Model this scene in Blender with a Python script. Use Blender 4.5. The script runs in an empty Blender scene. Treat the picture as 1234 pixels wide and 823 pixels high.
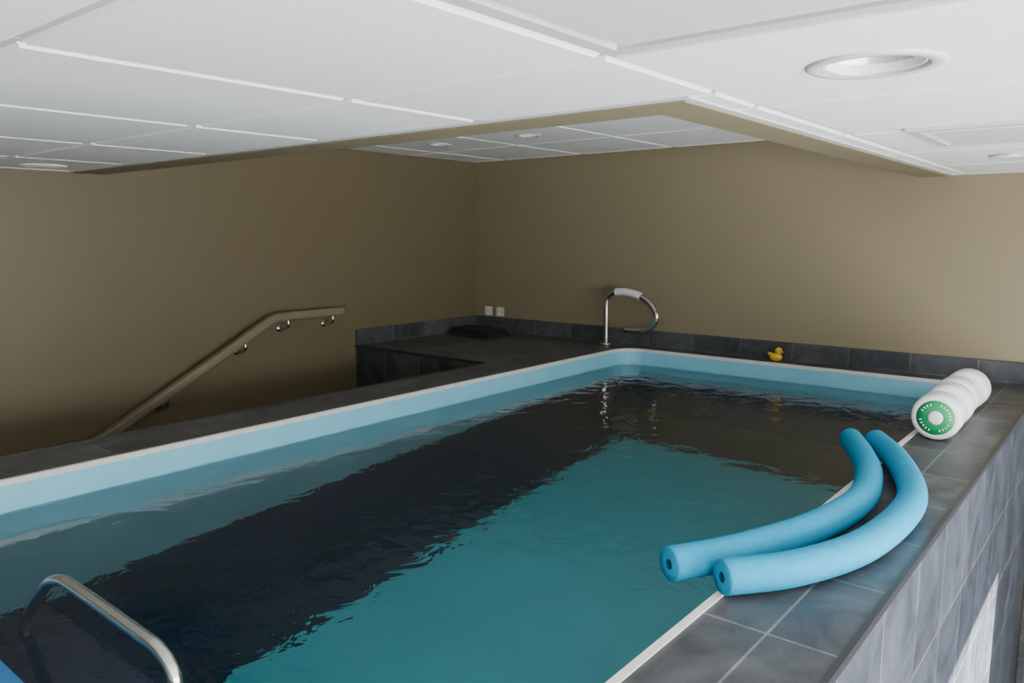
import bpy, bmesh, math, random
from mathutils import Vector, Matrix
random.seed(4)
S=0.70; FZ=2.6
def V(x,y,z): return Vector((x*S,y*S,(z+FZ)*S))
scene=bpy.context.scene
col=scene.collection
# ---------------------------------------------------------------- materials
def newmat(name):
    m=bpy.data.materials.new(name); m.use_nodes=True
    nt=m.node_tree; b=nt.nodes['Principled BSDF']; return m,nt,b
def plain(name,c,rough=0.5,metal=0.0,noise=0.0,nscale=20,bump=0.0,bscale=200,spec=0.5):
    m,nt,b=newmat(name)
    b.inputs['Roughness'].default_value=rough; b.inputs['Metallic'].default_value=metal
    b.inputs['Specular IOR Level'].default_value=spec
    tc=nt.nodes.new('ShaderNodeTexCoord')
    n=nt.nodes.new('ShaderNodeTexNoise'); n.inputs['Scale'].default_value=nscale; n.inputs['Detail'].default_value=4
    nt.links.new(tc.outputs['Object'],n.inputs['Vector'])
    r=nt.nodes.new('ShaderNodeValToRGB')
    r.color_ramp.elements[0].position=0.3; r.color_ramp.elements[1].position=0.7
    r.color_ramp.elements[0].color=(*[k*(1-noise) for k in c],1)
    r.color_ramp.elements[1].color=(*[min(1,k*(1+noise)) for k in c],1)
    nt.links.new(n.outputs['Fac'],r.inputs['Fac']); nt.links.new(r.outputs['Color'],b.inputs['Base Color'])
    if bump>0:
        n2=nt.nodes.new('ShaderNodeTexNoise'); n2.inputs['Scale'].default_value=bscale; n2.inputs['Detail'].default_value=3
        nt.links.new(tc.outputs['Object'],n2.inputs['Vector'])
        bp=nt.nodes.new('ShaderNodeBump'); bp.inputs['Strength'].default_value=bump; bp.inputs['Distance'].default_value=0.002
        nt.links.new(n2.outputs['Fac'],bp.inputs['Height']); nt.links.new(bp.outputs['Normal'],b.inputs['Normal'])
    return m
def slate(name,ax,w,h,ox,oy,c1,c2,mortar,rough=0.45,msize=0.003,vscale=5.0):
    m,nt,b=newmat(name); L=nt.links
    tc=nt.nodes.new('ShaderNodeTexCoord'); sx=nt.nodes.new('ShaderNodeSeparateXYZ'); cx=nt.nodes.new('ShaderNodeCombineXYZ')
    L.new(tc.outputs['Object'],sx.inputs[0])
    a1=nt.nodes.new('ShaderNodeMath'); a1.inputs[1].default_value=-ox+50*w
    a2=nt.nodes.new('ShaderNodeMath'); a2.inputs[1].default_value=-oy+50*h
    L.new(sx.outputs[ax[0]],a1.inputs[0]); L.new(sx.outputs[ax[1]],a2.inputs[0])
    L.new(a1.outputs[0],cx.inputs[0]); L.new(a2.outputs[0],cx.inputs[1])
    br=nt.nodes.new('ShaderNodeTexBrick'); br.offset=0.0; br.squash=1.0
    br.inputs['Scale'].default_value=1.0; br.inputs['Mortar Size'].default_value=msize; br.inputs['Mortar Smooth'].default_value=0.1
    br.inputs['Brick Width'].default_value=w; br.inputs['Row Height'].default_value=h; br.inputs['Bias'].default_value=0
    br.inputs['Color1'].default_value=(*c1,1); br.inputs['Color2'].default_value=(*c2,1); br.inputs['Mortar'].default_value=(*mortar,1)
    L.new(cx.outputs[0],br.inputs['Vector'])
    n=nt.nodes.new('ShaderNodeTexNoise'); n.inputs['Scale'].default_value=vscale; n.inputs['Detail'].default_value=10; n.inputs['Roughness'].default_value=0.68; n.inputs['Distortion'].default_value=1.0
    L.new(tc.outputs['Object'],n.inputs['Vector'])
    r=nt.nodes.new('ShaderNodeValToRGB'); r.color_ramp.elements[0].position=0.33; r.color_ramp.elements[1].position=0.68
    r.color_ramp.elements[0].color=(.42,.43,.46,1); r.color_ramp.elements[1].color=(1.75,1.7,1.62,1)
    L.new(n.outputs['Fac'],r.inputs['Fac'])
    mx=nt.nodes.new('ShaderNodeMix'); mx.data_type='RGBA'; mx.blend_type='MULTIPLY'; mx.inputs[0].default_value=1
    L.new(br.outputs['Color'],mx.inputs[6]); L.new(r.outputs['Color'],mx.inputs[7]); L.new(mx.outputs[2],b.inputs['Base Color'])
    b.inputs['Roughness'].default_value=rough
    bp=nt.nodes.new('ShaderNodeBump'); bp.inputs['Strength'].default_value=0.6; bp.inputs['Distance'].default_value=0.003
    sb=nt.nodes.new('ShaderNodeMath'); sb.operation='SUBTRACT'; L.new(n.outputs['Fac'],sb.inputs[0]); L.new(br.outputs['Fac'],sb.inputs[1])
    L.new(sb.outputs[0],bp.inputs['Height']); L.new(bp.outputs['Normal'],b.inputs['Normal'])
    return m
T=0.43*S
sc1=(.066,.070,.076); sc2=(.042,.046,.053); mo=(.13,.13,.12)
M_top=slate('slate_deck_top','XY',0.18*S,T,-0.85*S,0.12*S,(.066,.070,.076),(.042,.046,.053),(.15,.15,.14))
M_back_top=slate('slate_back_top','XY',T,T,-3.95*S,4.55*S,(.082,.085,.088),(.056,.060,.065),(.13,.13,.12))
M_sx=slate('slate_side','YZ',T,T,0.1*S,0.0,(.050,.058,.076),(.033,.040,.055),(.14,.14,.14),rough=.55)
M_sy=slate('slate_face','XZ',T,T,0.0,FZ*S,sc1,sc2,mo)
M_floor=slate('slate_floor','XY',T,T,0,0,(.14,.135,.13),(.11,.108,.105),(.2,.2,.19))
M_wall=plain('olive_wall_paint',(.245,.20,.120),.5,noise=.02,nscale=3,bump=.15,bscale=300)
M_wall_l=plain('olive_wall_paint_shaded',(.155,.122,.066),.45,noise=.02,nscale=3,bump=.15,bscale=300)  # same paint as the other walls, weaker light on this side put into the colour
M_soffit=plain('olive_soffit_paint',(.235,.195,.120),.55,noise=.02,bump=.1)
M_tile=plain('acoustic_tile',(.88,.872,.855),.9,noise=.06,nscale=240,bump=.7,bscale=380,spec=.1)
M_grid=plain('ceiling_grid',(.55,.55,.545),.5,noise=.01)
M_panel=plain('diffuser_panel',(.64,.60,.555),.6,noise=.02)
M_coping=plain('white_coping',(.72,.71,.67),.4,noise=.04)
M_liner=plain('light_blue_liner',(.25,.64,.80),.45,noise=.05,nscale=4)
M_liner_shade=plain('shaded_liner',(.002,.014,.070),.5,noise=.2,nscale=3)  # shade on the lower pool walls, put into the liner colour
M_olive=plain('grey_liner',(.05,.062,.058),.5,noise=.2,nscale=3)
M_liner_lit=plain('lit_liner',(.16,.40,.48),.5,noise=.08,nscale=3)  # lit upper part of the same liner, light put into the colour
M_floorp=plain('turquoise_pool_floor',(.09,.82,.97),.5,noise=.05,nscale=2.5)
M_steel=plain('stainless_steel',(.62,.61,.58),.22,1.0,noise=.03)
M_rail=plain('olive_handrail',(.21,.17,.105),.4,noise=.03)
M_noodle=plain('blue_foam',(.004,.27,.45),.75,noise=.06,nscale=60,bump=.5,bscale=500,spec=.2)
M_hole=plain('foam_hole_shade',(.003,.08,.17),.9)  # noodle foam darkened, shade inside the end holes put into the colour
M_white=plain('white_foam',(.74,.74,.72),.7,noise=.02,bump=.3,bscale=300)
M_green=plain('green_label',(.005,.25,.08),.5)
M_yellow=plain('yellow_rubber',(.72,.46,.02),.4)
M_orange=plain('orange_rubber',(.8,.2,.02),.4)
M_black=plain('black_fabric',(.012,.014,.02),.9,noise=.3,nscale=40,bump=.6)
M_plate=plain('outlet_plastic',(.62,.56,.45),.4)
M_trim=plain('dark_metal_trim',(.05,.05,.055),.35,.5)
M_frame=plain('window_frame',(.6,.6,.6),.4)
M_kick=plain('blue_kickboard_foam',(.02,.16,.38),.6,noise=.1)
M_lens=plain('light_lens',(.8,.85,.82),.3)
M_refl=plain('light_reflector',(.7,.7,.68),.25,.4)
M_step=plain('dark_step',(.008,.018,.045),.5,noise=.2)
# water
M_water,nt,b=newmat('pool_water')
b.inputs['Base Color'].default_value=(.95,.99,1,1); b.inputs['Roughness'].default_value=0.0
b.inputs['Transmission Weight'].default_value=1.0; b.inputs['IOR'].default_value=1.33
tc=nt.nodes.new('ShaderNodeTexCoord'); mp=nt.nodes.new('ShaderNodeMapping'); mp.inputs['Rotation'].default_value=(0,0,math.radians(39))
nz=nt.nodes.new('ShaderNodeTexNoise'); nz.inputs['Scale'].default_value=8; nz.inputs['Detail'].default_value=3.5; nz.inputs['Roughness'].default_value=.5; nz.inputs['Distortion'].default_value=.7
bp=nt.nodes.new('ShaderNodeBump'); bp.inputs['Strength'].default_value=1.0; bp.inputs['Distance'].default_value=0.0052
nt.links.new(tc.outputs['Object'],mp.inputs[0]); nt.links.new(mp.outputs[0],nz.inputs['Vector'])
nt.links.new(nz.outputs['Fac'],bp.inputs['Height']); nt.links.new(bp.outputs['Normal'],b.inputs['Normal'])
# ---------------------------------------------------------------- mesh helpers
def empty(name,loc=(0,0,0)):
    e=bpy.data.objects.new(name,None); e.empty_display_size=.1; col.objects.link(e); e.location=loc; return e
def mkobj(name,verts,faces,mats,parent=None,fm=None,smooth=False):
    me=bpy.data.meshes.new(name); me.from_pydata([tuple(v) for v in verts],[],faces)
    if not isinstance(mats,(list,tuple)): mats=[mats]
    for m in mats: me.materials.append(m)
    if fm: 
        for p,i in zip(me.polygons,fm): p.material_index=i
    if smooth:
        for p in me.polygons: p.use_smooth=True
    me.update(); o=bpy.data.objects.new(name,me); col.objects.link(o)
    if parent: 
        o.parent=parent; o.matrix_parent_inverse=Matrix.Translation(parent.location).inverted()
    return o
def addbox(vs,fs,x0,x1,y0,y1,z0,z1):
    n=len(vs)
    for z in (z0,z1):
        for (x,y) in ((x0,y0),(x1,y0),(x1,y1),(x0,y1)): vs.append(V(x,y,z))
    for f in ((3,2,1,0),(4,5,6,7),(0,1,5,4),(1,2,6,5),(2,3,7,6),(3,0,4,7)): fs.append(tuple(n+i for i in f))
def boxes(name,bl,mats,parent=None,bynormal=False,bevel=0):
    vs=[];fs=[]
    for q in bl: addbox(vs,fs,*q)
    o=mkobj(name,vs,fs,mats,parent)
    if bynormal:
        for p in o.data.polygons:
            n=p.normal
            p.material_index=0 if abs(n.z)>.5 else (1 if abs(n.x)>.5 else 2)
    if bevel:
        m=o.modifiers.new('bevel','BEVEL'); m.width=bevel; m.segments=3
    return o
def catmull(pts,n=8):
    P=[Vector(p) for p in pts]; P=[P[0]*2-P[1]]+P+[P[-1]*2-P[-2]]; out=[]
    for i in range(1,len(P)-2):
        for k in range(n):
            t=k/n; a,b_,c,d=P[i-1],P[i],P[i+1],P[i+2]
            out.append(.5*((2*b_)+(c-a)*t+(2*a-5*b_+4*c-d)*t*t+(3*b_-a-3*c+d)*t**3))
    out.append(P[-2]); return out
def frames(pts):
    n=len(pts); T_=[]
    for i in range(n): T_.append((pts[min(i+1,n-1)]-pts[max(i-1,0)]).normalized())
    up=Vector((0,0,1)) if abs(T_[0].z)<.9 else Vector((1,0,0))
    N=(up-T_[0]*up.dot(T_[0])).normalized(); F=[]
    for t in T_:
        N=(N-t*N.dot(t)).normalized(); F.append((t,N,t.cross(N)))
    return F
def rings(name,cs,rs,fr,mat,parent=None,seg=24,caps=True,fmfun=None,mats=None,square=False):
    vs=[];fs=[];fm=[]
    for c,r,(t,N,B) in zip(cs,rs,fr):
        for k in range(seg):
            a=2*math.pi*k/seg
            ca,sa=math.cos(a),math.sin(a)
            if square:
                e=.45; ca=math.copysign(abs(ca)**e,ca); sa=math.copysign(abs(sa)**e,sa)
            vs.append(c+(N*ca+B*sa)*r)
    m=len(cs)
    for i in range(m-1):
        for k in range(seg):
            k2=(k+1)%seg; fs.append((i*seg+k,i*seg+k2,(i+1)*seg+k2,(i+1)*seg+k)); fm.append(fmfun(i) if fmfun else 0)
    if caps:
        fs.append(tuple(range(seg))[::-1]); fm.append(fmfun(0) if fmfun else 0)
        fs.append(tuple((m-1)*seg+k for k in range(seg))); fm.append(fmfun(m-2) if fmfun else 0)
    return mkobj(name,vs,fs,mats or mat,parent,fm,True)
def tube(name,pts,r,mat,parent=None,n=8,seg=20,raw=False,square=False):
    c=[V(*p) for p in pts]; c=c if raw else catmull(c,n)
    return rings(name,c,[r*S]*len(c),frames(c),mat,parent,seg,square=square)
def lathe(name,prof,org,axis,mat,parent=None,seg=36,fmfun=None,mats=None):
    ax=Vector(axis).normalized(); up=Vector((0,0,1)) if abs(ax.z)<.9 else Vector((1,0,0))
    N=(up-ax*up.dot(ax)).normalized(); B=ax.cross(N); o=V(*org)
    cs=[o+ax*a*S for r,a in prof]; rs=[max(r,1e-4)*S for r,a in prof]
    return rings(name,cs,rs,[(ax,N,B)]*len(prof),mat,parent,seg,True,fmfun,mats)
def ball(name,c,sx,sy,sz,mat,parent,rot=0,seg=20):
    bm=bmesh.new(); bmesh.ops.create_uvsphere(bm,u_segments=seg,v_segments=seg//2,radius=1)
    R=Matrix.Rotation(rot,4,'Z'); o=V(*c)
    vs=[o+(R@Vector((v.co.x*sx*S,v.co.y*sy*S,v.co.z*sz*S))) for v in bm.verts]
    fs=[tuple(v.index for v in f.verts) for f in bm.faces]; bm.free()
    return mkobj(name,vs,fs,mat,parent,None,True)
# ---------------------------------------------------------------- dims
PX0,PX1,PY0,PY1=-3.55,-.855,-.3,5.93
XL,YB,XR,YN=-5.55,6.2,2.5,-3.0
ZF=-2.6; ZC=1.41; ZU=1.736; WL=-.13; DEEP=-2.53
# ---------------------------------------------------------------- shell
boxes('floor',[(XL-.15,XR+.15,YN-.15,YB+.15,ZF-.15,ZF)],M_floor)
boxes('wall_back',[(XL-.15,XR+.15,YB,YB+.15,ZF,2.0)],M_wall)
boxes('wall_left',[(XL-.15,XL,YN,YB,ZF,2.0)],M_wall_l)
boxes('wall_near',[(XL-.15,XR+.15,YN-.15,YN,ZF,2.0)],M_wall)
WY0,WY1,WZ0,WZ1=-2.4,3.9,-2.35,1.15
boxes('wall_right',[(XR,XR+.15,YN,WY0,ZF,2.0),(XR,XR+.15,WY1,YB,ZF,2.0),(XR,XR+.15,WY0,WY1,ZF,WZ0),(XR,XR+.15,WY0,WY1,WZ1,2.0)],M_wall)
nw=3; ww=(WY1-WY0)/nw
for i in range(nw):
    a=WY0+i*ww; c=a+ww; f=.06
    boxes('window_%d'%(i+1),[(XR+.03,XR+.12,a,a+f,WZ0,WZ1),(XR+.03,XR+.12,c-f,c,WZ0,WZ1),(XR+.03,XR+.12,a+f,c-f,WZ0,WZ0+f),(XR+.03,XR+.12,a+f,c-f,WZ1-f,WZ1),(XR+.04,XR+.11,a+f,c-f,-.9,-.84)],M_frame)
# tile wainscot on the lower back wall right of the pool
boxes('trim_1',[(-.476,XR,YB-.03,YB,ZF,.0)],[M_sy,M_sx,M_sy],None,True)
# ---------------------------------------------------------------- ceilings
def ceil_cells(xl,yl,regions,z,skip=(),holes=(),g=.014):
    vs=[];fs=[]
    for i in range(len(xl)-1):
        for j in range(len(yl)-1):
            cxx=(xl[i]+xl[i+1])/2; cyy=(yl[j]+yl[j+1])/2
            if any(abs(cxx-s[0])<.2 and abs(cyy-s[1])<.2 for s in skip): continue
            h=[q for q in holes if abs(cxx-q[0])<.2 and abs(cyy-q[1])<.2]
            for (a,b_,c,d) in regions:
                x0=max(xl[i],a)+g;x1=min(xl[i+1],b_)-g;y0=max(yl[j],c)+g;y1=min(yl[j+1],d)-g
                if x1-x0<.02 or y1-y0<.02: continue
                if h:
                    r=h[0][2]; n=32; hx=(x1-x0)/2; hy=(y1-y0)/2; mx_,my_=(x0+x1)/2,(y0+y1)/2; base=len(vs)
                    for k in range(n):
                        t=2*math.pi*k/n; ct,st=math.cos(t),math.sin(t); m_=max(abs(ct),abs(st))
                        for zz in (z,z+.03):
                            vs.append(V(cxx+r*ct,cyy+r*st,zz)); vs.append(V(mx_+hx*ct/m_,my_+hy*st/m_,zz))
                    for k in range(n):
                        A=base+4*k; Bq=base+4*((k+1)%n)
                        fs.append((A,Bq,Bq+1,A+1)); fs.append((A+1,Bq+1,Bq+3,A+3)); fs.append((A,A+2,Bq+2,Bq))
                else:
                    e=.008; base=len(vs)
                    for (zz,q) in ((z,e),(z+.009,0),(z+.03,0)):
                        for (x,y) in ((x0+q,y0+q),(x1-q,y0+q),(x1-q,y1-q),(x0+q,y1-q)): vs.append(V(x,y,zz))
                    fs.append((base+3,base+2,base+1,base))
                    for l in (0,4):
                        for k in range(4):
                            k2=(k+1)%4; fs.append((base+l+k,base+l+k2,base+l+4+k2,base+l+4+k))
    return vs,fs
G=.935
xl=[-1.03+G*k for k in range(-6,6)]; yl=[1.62+G*k for k in range(-6,7)]
xc=lambda k:-1.03+G*(k+.5); yc=lambda k:1.62+G*(k+.5)
low_reg=[(XL,-1.03,YN,2.23),(-1.03,XR,YN,YB),(-1.14,-1.03,2.23,YB)]
dif=[(xc(0),yc(-1))]
vs,fs=ceil_cells(xl,yl,low_reg,ZC,skip=dif,holes=[(xc(0),yc(0),.112),(xc(0),yc(3),.112)])
ceiling=empty('ceiling')
mkobj('lower_tiles',vs,fs,M_tile,ceiling)
boxes('lower_grid',
      [(x-.02,x+.02,YN,(2.23 if x<-1.2 else YB),ZC+.011,ZC+.03) for x in xl if XL<x<XR]+
      [((XL if y<2.23 else -1.14),XR,y-.02,y+.02,ZC+.0115,ZC+.03) for y in yl if YN<y<YB],M_grid,ceiling)
boxes('roof_deck',[(XL-.15,XR+.15,YN-.15,2.3,ZC+.35,ZC+.45),(-1.2,XR+.15,2.2,YB+.15,ZC+.35,ZC+.45),(XL-.15,-1.2,2.3,YB+.15,ZU+.25,ZU+.35)],M_grid,ceiling)
xu=[-3.25+G*k for k in range(-3,4)]; yu=[4.28+G*k for k in range(-3,4)]
ucan=[(-3.25-G/2,4.28+G/2,.11),(-3.25-1.5*G,4.28+G/2,.11)]
vs,fs=ceil_cells(xu,yu,[(XL,-1.32,2.42,YB)],ZU,holes=[(a,b_,.07) for a,b_,c in ucan])
mkobj('upper_tiles',vs,fs,M_tile,ceiling)
boxes('upper_grid',[(x-.02,x+.02,2.42,YB,ZU+.011,ZU+.03) for x in xu if XL<x<-1.32]+[(XL,-1.32,y-.02,y+.02,ZU+.0115,ZU+.03) for y in yu if 2.42<y<YB],M_grid,ceiling)
boxes('soffit',[(XL,-1.14,2.23,2.42,ZC-.012,ZC+.5),(-1.32,-1.14,2.42,YB,ZC-.012,ZC+.5)],M_soffit,ceiling)
boxes('wall_angle',[(XL,-1.14,2.205,2.23,ZC-.006,ZC+.012),(-1.14,-1.115,2.205,YB,ZC-.006,ZC+.012),(-1.14,XR,YB-.025,YB,ZC-.006,ZC+.012),(XL,XL+.025,YN,2.2,ZC-.006,ZC+.012)],M_grid,ceiling)
def diffuser(cx,cy,s,z):
    e=empty('ceiling_air_diffuser',V(cx,cy,z))
    h=s/2
    boxes('frame',[(cx-h,cx+h,cy-h,cy-h+.04,z-.004,z+.02),(cx-h,cx+h,cy+h-.04,cy+h,z-.004,z+.02),(cx-h,cx-h+.04,cy-h+.04,cy+h-.04,z-.004,z+.02),(cx+h-.04,cx+h,cy-h+.04,cy+h-.04,z-.004,z+.02)],M_grid,e)
    q=h-.075
    boxes('plaque',[(cx-q,cx+q,cy-q,cy+q,z-.006,z+.008)],M_panel,e,bevel=.003)
    boxes('back_pan',[(cx-h+.03,cx+h-.03,cy-h+.03,cy+h-.03,z+.022,z+.06)],M_refl,e)
diffuser(dif[0][0],dif[0][1],G-.05,ZC)
diffuser(-.46,3.73,.66,ZC-.012)
Zf=[(Vector((0,0,1)),Vector((1,0,0)),Vector((0,1,0)))]
def can(cx,cy,r,z,flush=False):
    e=empty('recessed_light',V(cx,cy,z))
    if flush:
        lathe('trim_ring',[(r*1.27,.0),(r*1.27,-.004),(r*1.2,-.010),(r*1.0,-.010),(r*.94,-.004),(r*.94,.0)],(cx,cy,z),(0,0,1),M_tile,e,40)
        lathe('lens',[(r*.9,-.003),(r*.6,-.012)],(cx,cy,z),(0,0,1),M_lens,e,32)
    else:
        rings('trim_ring',[V(cx,cy,z+k) for k in (.001,-.003,-.008,-.007,.0,.045,.085)],[r*S*k for k in (1.3,1.3,1.24,1.02,.95,.88,.72)],Zf*7,M_refl,e,48,False,lambda i:0 if i<3 else 1,[M_panel,M_refl])
        lathe('lens',[(r*.45,.045),(r*.70,.07),(r*.74,.09)],(cx,cy,z),(0,0,1),M_lens,e,32)
can(xc(0),yc(0),.122,ZC); can(xc(0),yc(3),.118,ZC); can(xc(-5)+.02,1.93,.10,ZC,True)
for a,b_,c in ucan: can(a,b_,.075,ZU)
# ---------------------------------------------------------------- deck + stairs
deck=empty('pool_deck')
boxes('deck_right',[(PX1,-.49,PY0-.4,YB,ZF,0)],[M_top,M_sx,M_sy],deck,True)
boxes('deck_left_and_back',[(-3.95,PX0,PY0-.4,PY1,ZF,0),(PX0,PX1,PY0-.4,PY0,ZF,0),(-3.95,PX1,PY1,YB,ZF,-.0),(XL,-3.95,4.55,YB,ZF,0)],[M_back_top,M_sy,M_sy],deck,True)
boxes('deck_edge_trim',[(-.495,-.478,PY0-.4,YB-.031,-.02,.004),(-3.958,-3.945,PY0-.4,4.55,-.02,.004),(XL,-3.95,4.54,4.553,-.02,.004)],M_trim,deck)
R=.2
def rrect(x0,x1,y0,y1,r,n=10):
    out=[]
    for cx,cy,a0 in ((x1-r,y1-r,0),(x0+r,y1-r,90),(x0+r,y0+r,180),(x1-r,y0+r,270)):
        for k in range(n+1):
            a=math.radians(a0+90*k/n); out.append((cx+r*math.cos(a),cy+r*math.sin(a)))
    return out
vs=[];fs=[]
for (cx,cy,sx,sy) in ((PX1,PY1,1,1),(PX0,PY1,-1,1),(PX0,PY0,-1,-1),(PX1,PY0,1,-1)):
    base=len(vs); vs.append(V(cx,cy,0))
    for k in range(11):
        a=math.pi/2*k/10; vs.append(V(cx-sx*R+sx*R*math.cos(a),cy-sy*R+sy*R*math.sin(a),0))
    for k in range(10):
        t=(base,base+1+k,base+2+k); fs.append(t if sx*sy>0 else t[::-1])
mkobj('deck_corners',vs,fs,M_back_top,deck)
# pool
pool=empty('swimming_pool')
def subdiv(loop,mx=.25):
    out=[]
    for i in range(len(loop)):
        a=loop[i]; c=loop[(i+1)%len(loop)]; d=math.dist(a,c); n=max(1,int(d/mx))
        for k in range(n): out.append((a[0]+(c[0]-a[0])*k/n,a[1]+(c[1]-a[1])*k/n))
    return out
loop=subdiv(rrect(PX0+.004,PX1-.004,PY0+.004,PY1-.004,R)); n=len(loop)
def zb(x,y):  # height of the painted shade line along the pool walls
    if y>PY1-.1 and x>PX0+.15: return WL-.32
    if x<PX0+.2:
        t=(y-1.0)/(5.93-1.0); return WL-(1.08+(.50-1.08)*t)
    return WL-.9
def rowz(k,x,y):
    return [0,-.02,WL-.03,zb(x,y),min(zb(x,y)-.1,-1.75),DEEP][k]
vs=[];fs=[];fm=[]
for k in range(6):
    for (x,y) in loop: vs.append(V(x,y,rowz(k,x,y)))
for k in range(5):
    for i in range(n):
        j=(i+1)%n; fs.append((k*n+j,k*n+i,(k+1)*n+i,(k+1)*n+j))
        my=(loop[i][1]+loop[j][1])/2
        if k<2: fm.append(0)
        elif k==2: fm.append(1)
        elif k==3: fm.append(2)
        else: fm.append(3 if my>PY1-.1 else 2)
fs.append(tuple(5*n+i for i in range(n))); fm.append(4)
mkobj('liner',vs,fs,[M_liner,M_liner_lit,M_liner_shade,M_olive,M_floorp],pool,fm)
a_=rrect(PX0-.014,PX1+.014,PY0-.014,PY1+.014,R+.014); b2=rrect(PX0+.008,PX1-.008,PY0+.008,PY1-.008,R-.008)
vs=[];fs=[];m=len(a_)
for lp,z in ((a_,.001),(a_,.007),(b2,.007),(b2,-.018)):
    for (x,y) in lp: vs.append(V(x,y,z))
for k in range(3):
    for i in range(m):
        j=(i+1)%m; fs.append((k*m+i,k*m+j,(k+1)*m+j,(k+1)*m+i))
mkobj('coping_strip',vs,fs,M_coping,pool)
lw=rrect(PX0+.004,PX1-.004,PY0+.004,PY1-.004,R)
mkobj('water_surface',[V(x,y,WL) for x,y in lw],[tuple(range(len(lw)))],M_water,pool)
boxes('entry_steps',[(-2.62,-1.50,PY0+.01,.88,-.6,-.19)],M_step,pool,bevel=.01)
# baseboards
boxes('baseboard_back',[(XL+.03,XR,YB-.034,YB,0,.14)],[M_sy,M_sx,M_sy],None,True)
boxes('baseboard_left',[(XL,XL+.03,4.55,YB-.0,0,.14)],[M_sy,slate('slate_base_left','YZ',T,T,4.55*S,FZ*S,sc1,sc2,mo),M_sy],None,True)
M_stepfl=slate('slate_step','XY',T,T,0,.2,sc1,sc2,(.3,.3,.3))
boxes('floor_step',[(-.475,1.4,5.2,YB-.035,ZF,-2.2),(-.475,1.4,4.6,5.2,ZF,-2.42)],[M_stepfl,M_sy,M_sy],None,True)
st=[(XL+.01,-3.96,3.6,4.535,ZF,-.95)]
for k in range(7):
    st.append((XL+.01,-3.96,3.6-.42*(k+1),3.6-.42*k,ZF,-.95-.236*(k+1)))
boxes('staircase',[q for q in st if q[5]>ZF+.01],[M_back_top,M_sy,M_sy],None,True)
# wall handrail
hr=empty('wall_handrail',V(XL+.1,3.6,.34))
hx=XL+.13
pts=[(hx,4.33,.338),(hx,4.0,.338),(hx,3.70,.336),(hx,3.62,.328),(hx,3.53,.29),(hx,3.0,.010),(hx,2.2,-.400),(hx,1.2,-.913)]
tube('rail',pts,.036,M_rail,hr,n=6,seg=24,square=True)
for (y,z) in ((4.20,.338),(3.75,.336),(3.35,.189),(2.7,-.144),(1.9,-.554)):
    tube('bracket',[(hx,y,z-.03),(hx,y,z-.08),(hx-.05,y,z-.11),(XL+.01,y,z-.11)],.012,M_steel,hr,n=5,seg=12)
    lathe('bracket_rose',[(.03,0),(.03,.008),(.02,.014)],(XL,y,z-.11),(1,0,0),M_steel,hr,20)
for k,x in enumerate((-5.37,-5.21)):
    e=empty('wall_outlet',V(x,YB,.2))
    boxes('cover_plate',[(x-.05,x+.05,YB-.012,YB,.15,.245)],M_plate,e,bevel=.003)
    boxes('sockets',[(x-.02,x+.02,YB-.015,YB-.012,.158,.19),(x-.02,x+.02,YB-.015,YB-.012,.205,.237)],M_coping,e)
e=empty('folded_towel',V(-5.2,5.75,0))
for k in range(3):
    d=.015*k
    boxes('fold_%d'%(k+1),[(-5.42+d,-4.88-d*.6,5.62+d,5.95-d,.001+.024*k,.024+.024*k)],M_black,e,bevel=.008)
# grab rail
gr=empty('pool_grab_rail',V(-3.8,6.0,0))
prof=[(0,0),(0,.2),(0,.39),(.03,.45),(.1,.485),(.2,.49),(.30,.475),(.42,.43),(.50,.36),(.53,.28),(.49,.205),(.41,.165),(.31,.15),(.2,.15)]
gp=[(-3.8+s,6.02-.06*s,z) for s,z in prof]
tube('bent_tube',gp,.0255,M_steel,gr,n=8)
tube('white_grip',gp[4:7]+[(-3.8+.36,6.0,.457)],.034,M_white,gr,n=8)
lathe('base_flange',[(.06,0),(.06,.012),(.035,.022),(.027,.022)],(-3.8,6.02,0),(0,0,1),M_steel,gr,28)
sr=empty('pool_entry_handrail',V(-1.54,.75,-.19))
tube('bent_tube',[(-2.44,.755,-.19),(-2.43,.755,-.12),(-2.36,.755,-.04),(-2.24,.755,.06),(-2.14,.755,.10),(-2.05,.755,.105),(-1.70,.75,.105),(-1.61,.75,.10),(-1.555,.75,.07),(-1.54,.75,.0),(-1.54,.75,-.19)],.0155,M_steel,sr)
kb=boxes('kickboard',[(-2.75,-2.02,.15,.63,-.15,-.09)],M_kick,bevel=.012)
def noodle(pts,r=.051):
    c=catmull([V(*p) for p in pts],10); F=frames(c); rr=r*S; rh=rr*.30
    t0=F[0][0]; t1=F[-1][0]
    cs=[c[0]+t0*.03,c[0],c[0],c[0],c[0]+t0*.004]+c[1:-1]+[c[-1]-t1*.004,c[-1],c[-1],c[-1],c[-1]-t1*.03]
    rs=[rh*.95,rh,rh,rr*.93,rr]+[rr]*(len(c)-2)+[rr,rr*.93,rh,rh,rh*.95]
    fr=[F[0]]*5+F[1:-1]+[F[-1]]*5
    N=len(cs)
    return rings('pool_noodle',cs,rs,fr,None,None,32,True,lambda i:1 if (i==0 or i==N-2) else 0,[M_noodle,M_hole])
zc=.058
noodle([(-.845,1.955,zc),(-.707,2.148,zc),(-.604,2.435,zc),(-.576,2.825,zc),(-.62,3.127,zc),(-.76,3.50,zc),(-.911,3.77,zc)])
noodle([(-1.0,1.94,zc),(-.886,2.155,zc),(-.773,2.490,zc),(-.732,2.858,zc),(-.786,3.185,zc),(-.88,3.45,zc),(-1.01,3.727,zc)])
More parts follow.
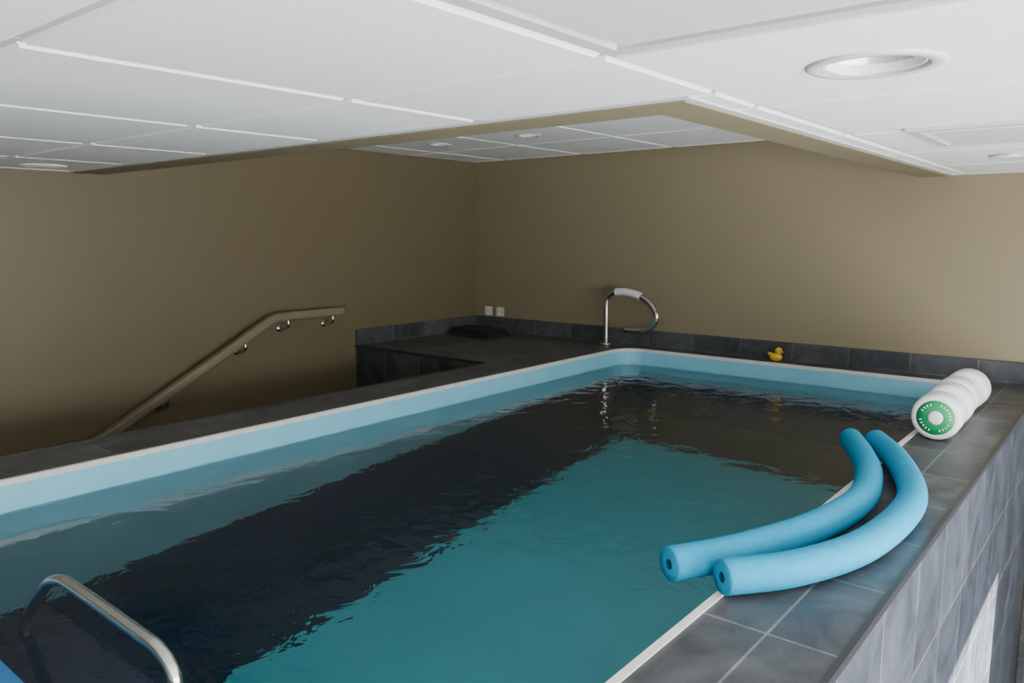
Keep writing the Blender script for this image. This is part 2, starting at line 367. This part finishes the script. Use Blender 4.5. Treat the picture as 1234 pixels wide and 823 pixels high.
def dumbbell(x,y,L=.46,dx=0.0):
    R_=.112; z=R_+.003
    e=empty('water_dumbbell',V(x,y,z)); ax=Vector((dx,1,0)).normalized()
    def P(a): return (x+ax.x*a,y+ax.y*a,z)
    for k,a in enumerate((0,L-.15)):
        lathe('foam_disc_%d'%(k+1),[(.02,0),(R_-.02,0),(R_-.006,.006),(R_,.02),(R_,.13),(R_-.006,.144),(R_-.02,.15),(.02,.15)],P(a),ax,M_white,e,44)
    lathe('handle',[(.022,.14),(.022,L-.14)],P(0),ax,M_white,e,20)
    lathe('label_ring',[(.034,-.0015),(.085,-.0015),(.085,.001)],P(0),ax,M_green,e,44)
    lathe('end_cap',[(.012,-.012),(.026,-.012),(.034,-.004),(.034,.002)],P(0),ax,M_white,e,28)
    B=Vector((ax.y,-ax.x,0)); vs=[];fs=[]
    o=V(*P(-.0035))
    for k in range(26):
        if k in (6,7,12,13,19,20,25): continue
        a=2*math.pi*k/26; hw=.04; 
        for (rr,aa) in ((.060,a-hw),(.060,a+hw),(.071,a+hw*.9),(.071,a-hw*.9)):
            vs.append(o+(B*math.cos(aa)+Vector((0,0,1))*math.sin(aa))*rr*S)
        b0=len(vs)-4; fs.append((b0,b0+1,b0+2,b0+3))
    mkobj('lettering',vs,fs,M_white,e)
dumbbell(-.745,4.17,.46,-.02)
dumbbell(-.765,4.70,.46,.02)
dk=empty('rubber_duck',V(-2.24,6.05,.03))
dx,dy,dz=-2.24,6.06,0
ball('body',(dx,dy,.034),.052,.038,.034,M_yellow,dk)
ball('tail',(dx-.045,dy,.055),.022,.02,.014,M_yellow,dk)
ball('head',(dx+.022,dy-.004,.084),.029,.028,.029,M_yellow,dk)
ball('wing_1',(dx-.005,dy-.034,.04),.03,.01,.018,M_yellow,dk)
ball('wing_2',(dx-.005,dy+.034,.04),.03,.01,.018,M_yellow,dk)
ball('bill',(dx+.053,dy-.008,.078),.016,.014,.006,M_orange,dk)
ball('eye_1',(dx+.038,dy-.026,.092),.005,.005,.005,M_black,dk,0,10)
ball('eye_2',(dx+.042,dy+.016,.092),.005,.005,.005,M_black,dk,0,10)
# ---------------------------------------------------------------- light
w=bpy.data.worlds.new('sky'); scene.world=w; w.use_nodes=True
bg=w.node_tree.nodes['Background']; bg.inputs[0].default_value=(.86,.93,1,1); bg.inputs[1].default_value=5.3
sd=bpy.data.lights.new('sun','SUN'); sd.energy=70; sd.angle=.009; sd.color=(1,.96,.90)
so=bpy.data.objects.new('sun',sd); col.objects.link(so)
so.rotation_euler=Vector((-1,.3,-.61)).to_track_quat('-Z','Y').to_euler(); so.location=V(8,0,6)
ad=bpy.data.lights.new('window_daylight','AREA'); ad.shape='RECTANGLE'; ad.size=(WY1-WY0)*S; ad.size_y=(WZ1-WZ0)*S*.95; ad.energy=300; ad.color=(.96,.98,1)
ao=bpy.data.objects.new('window_daylight',ad); col.objects.link(ao); ao.location=V(XR-.05,(WY0+WY1)/2,(WZ0+WZ1)/2)
ao.rotation_euler=Matrix(((0,0,1),(1,0,0),(0,1,0))).to_euler()
# ---------------------------------------------------------------- camera
cd=bpy.data.cameras.new('camera'); cd.sensor_width=36; cd.lens=36*939/1234; cd.clip_start=.02
co=bpy.data.objects.new('camera',cd); col.objects.link(co); co.location=V(0,0,1)
co.rotation_euler=(math.radians(90-7.85),0,math.radians(39.2)); scene.camera=co
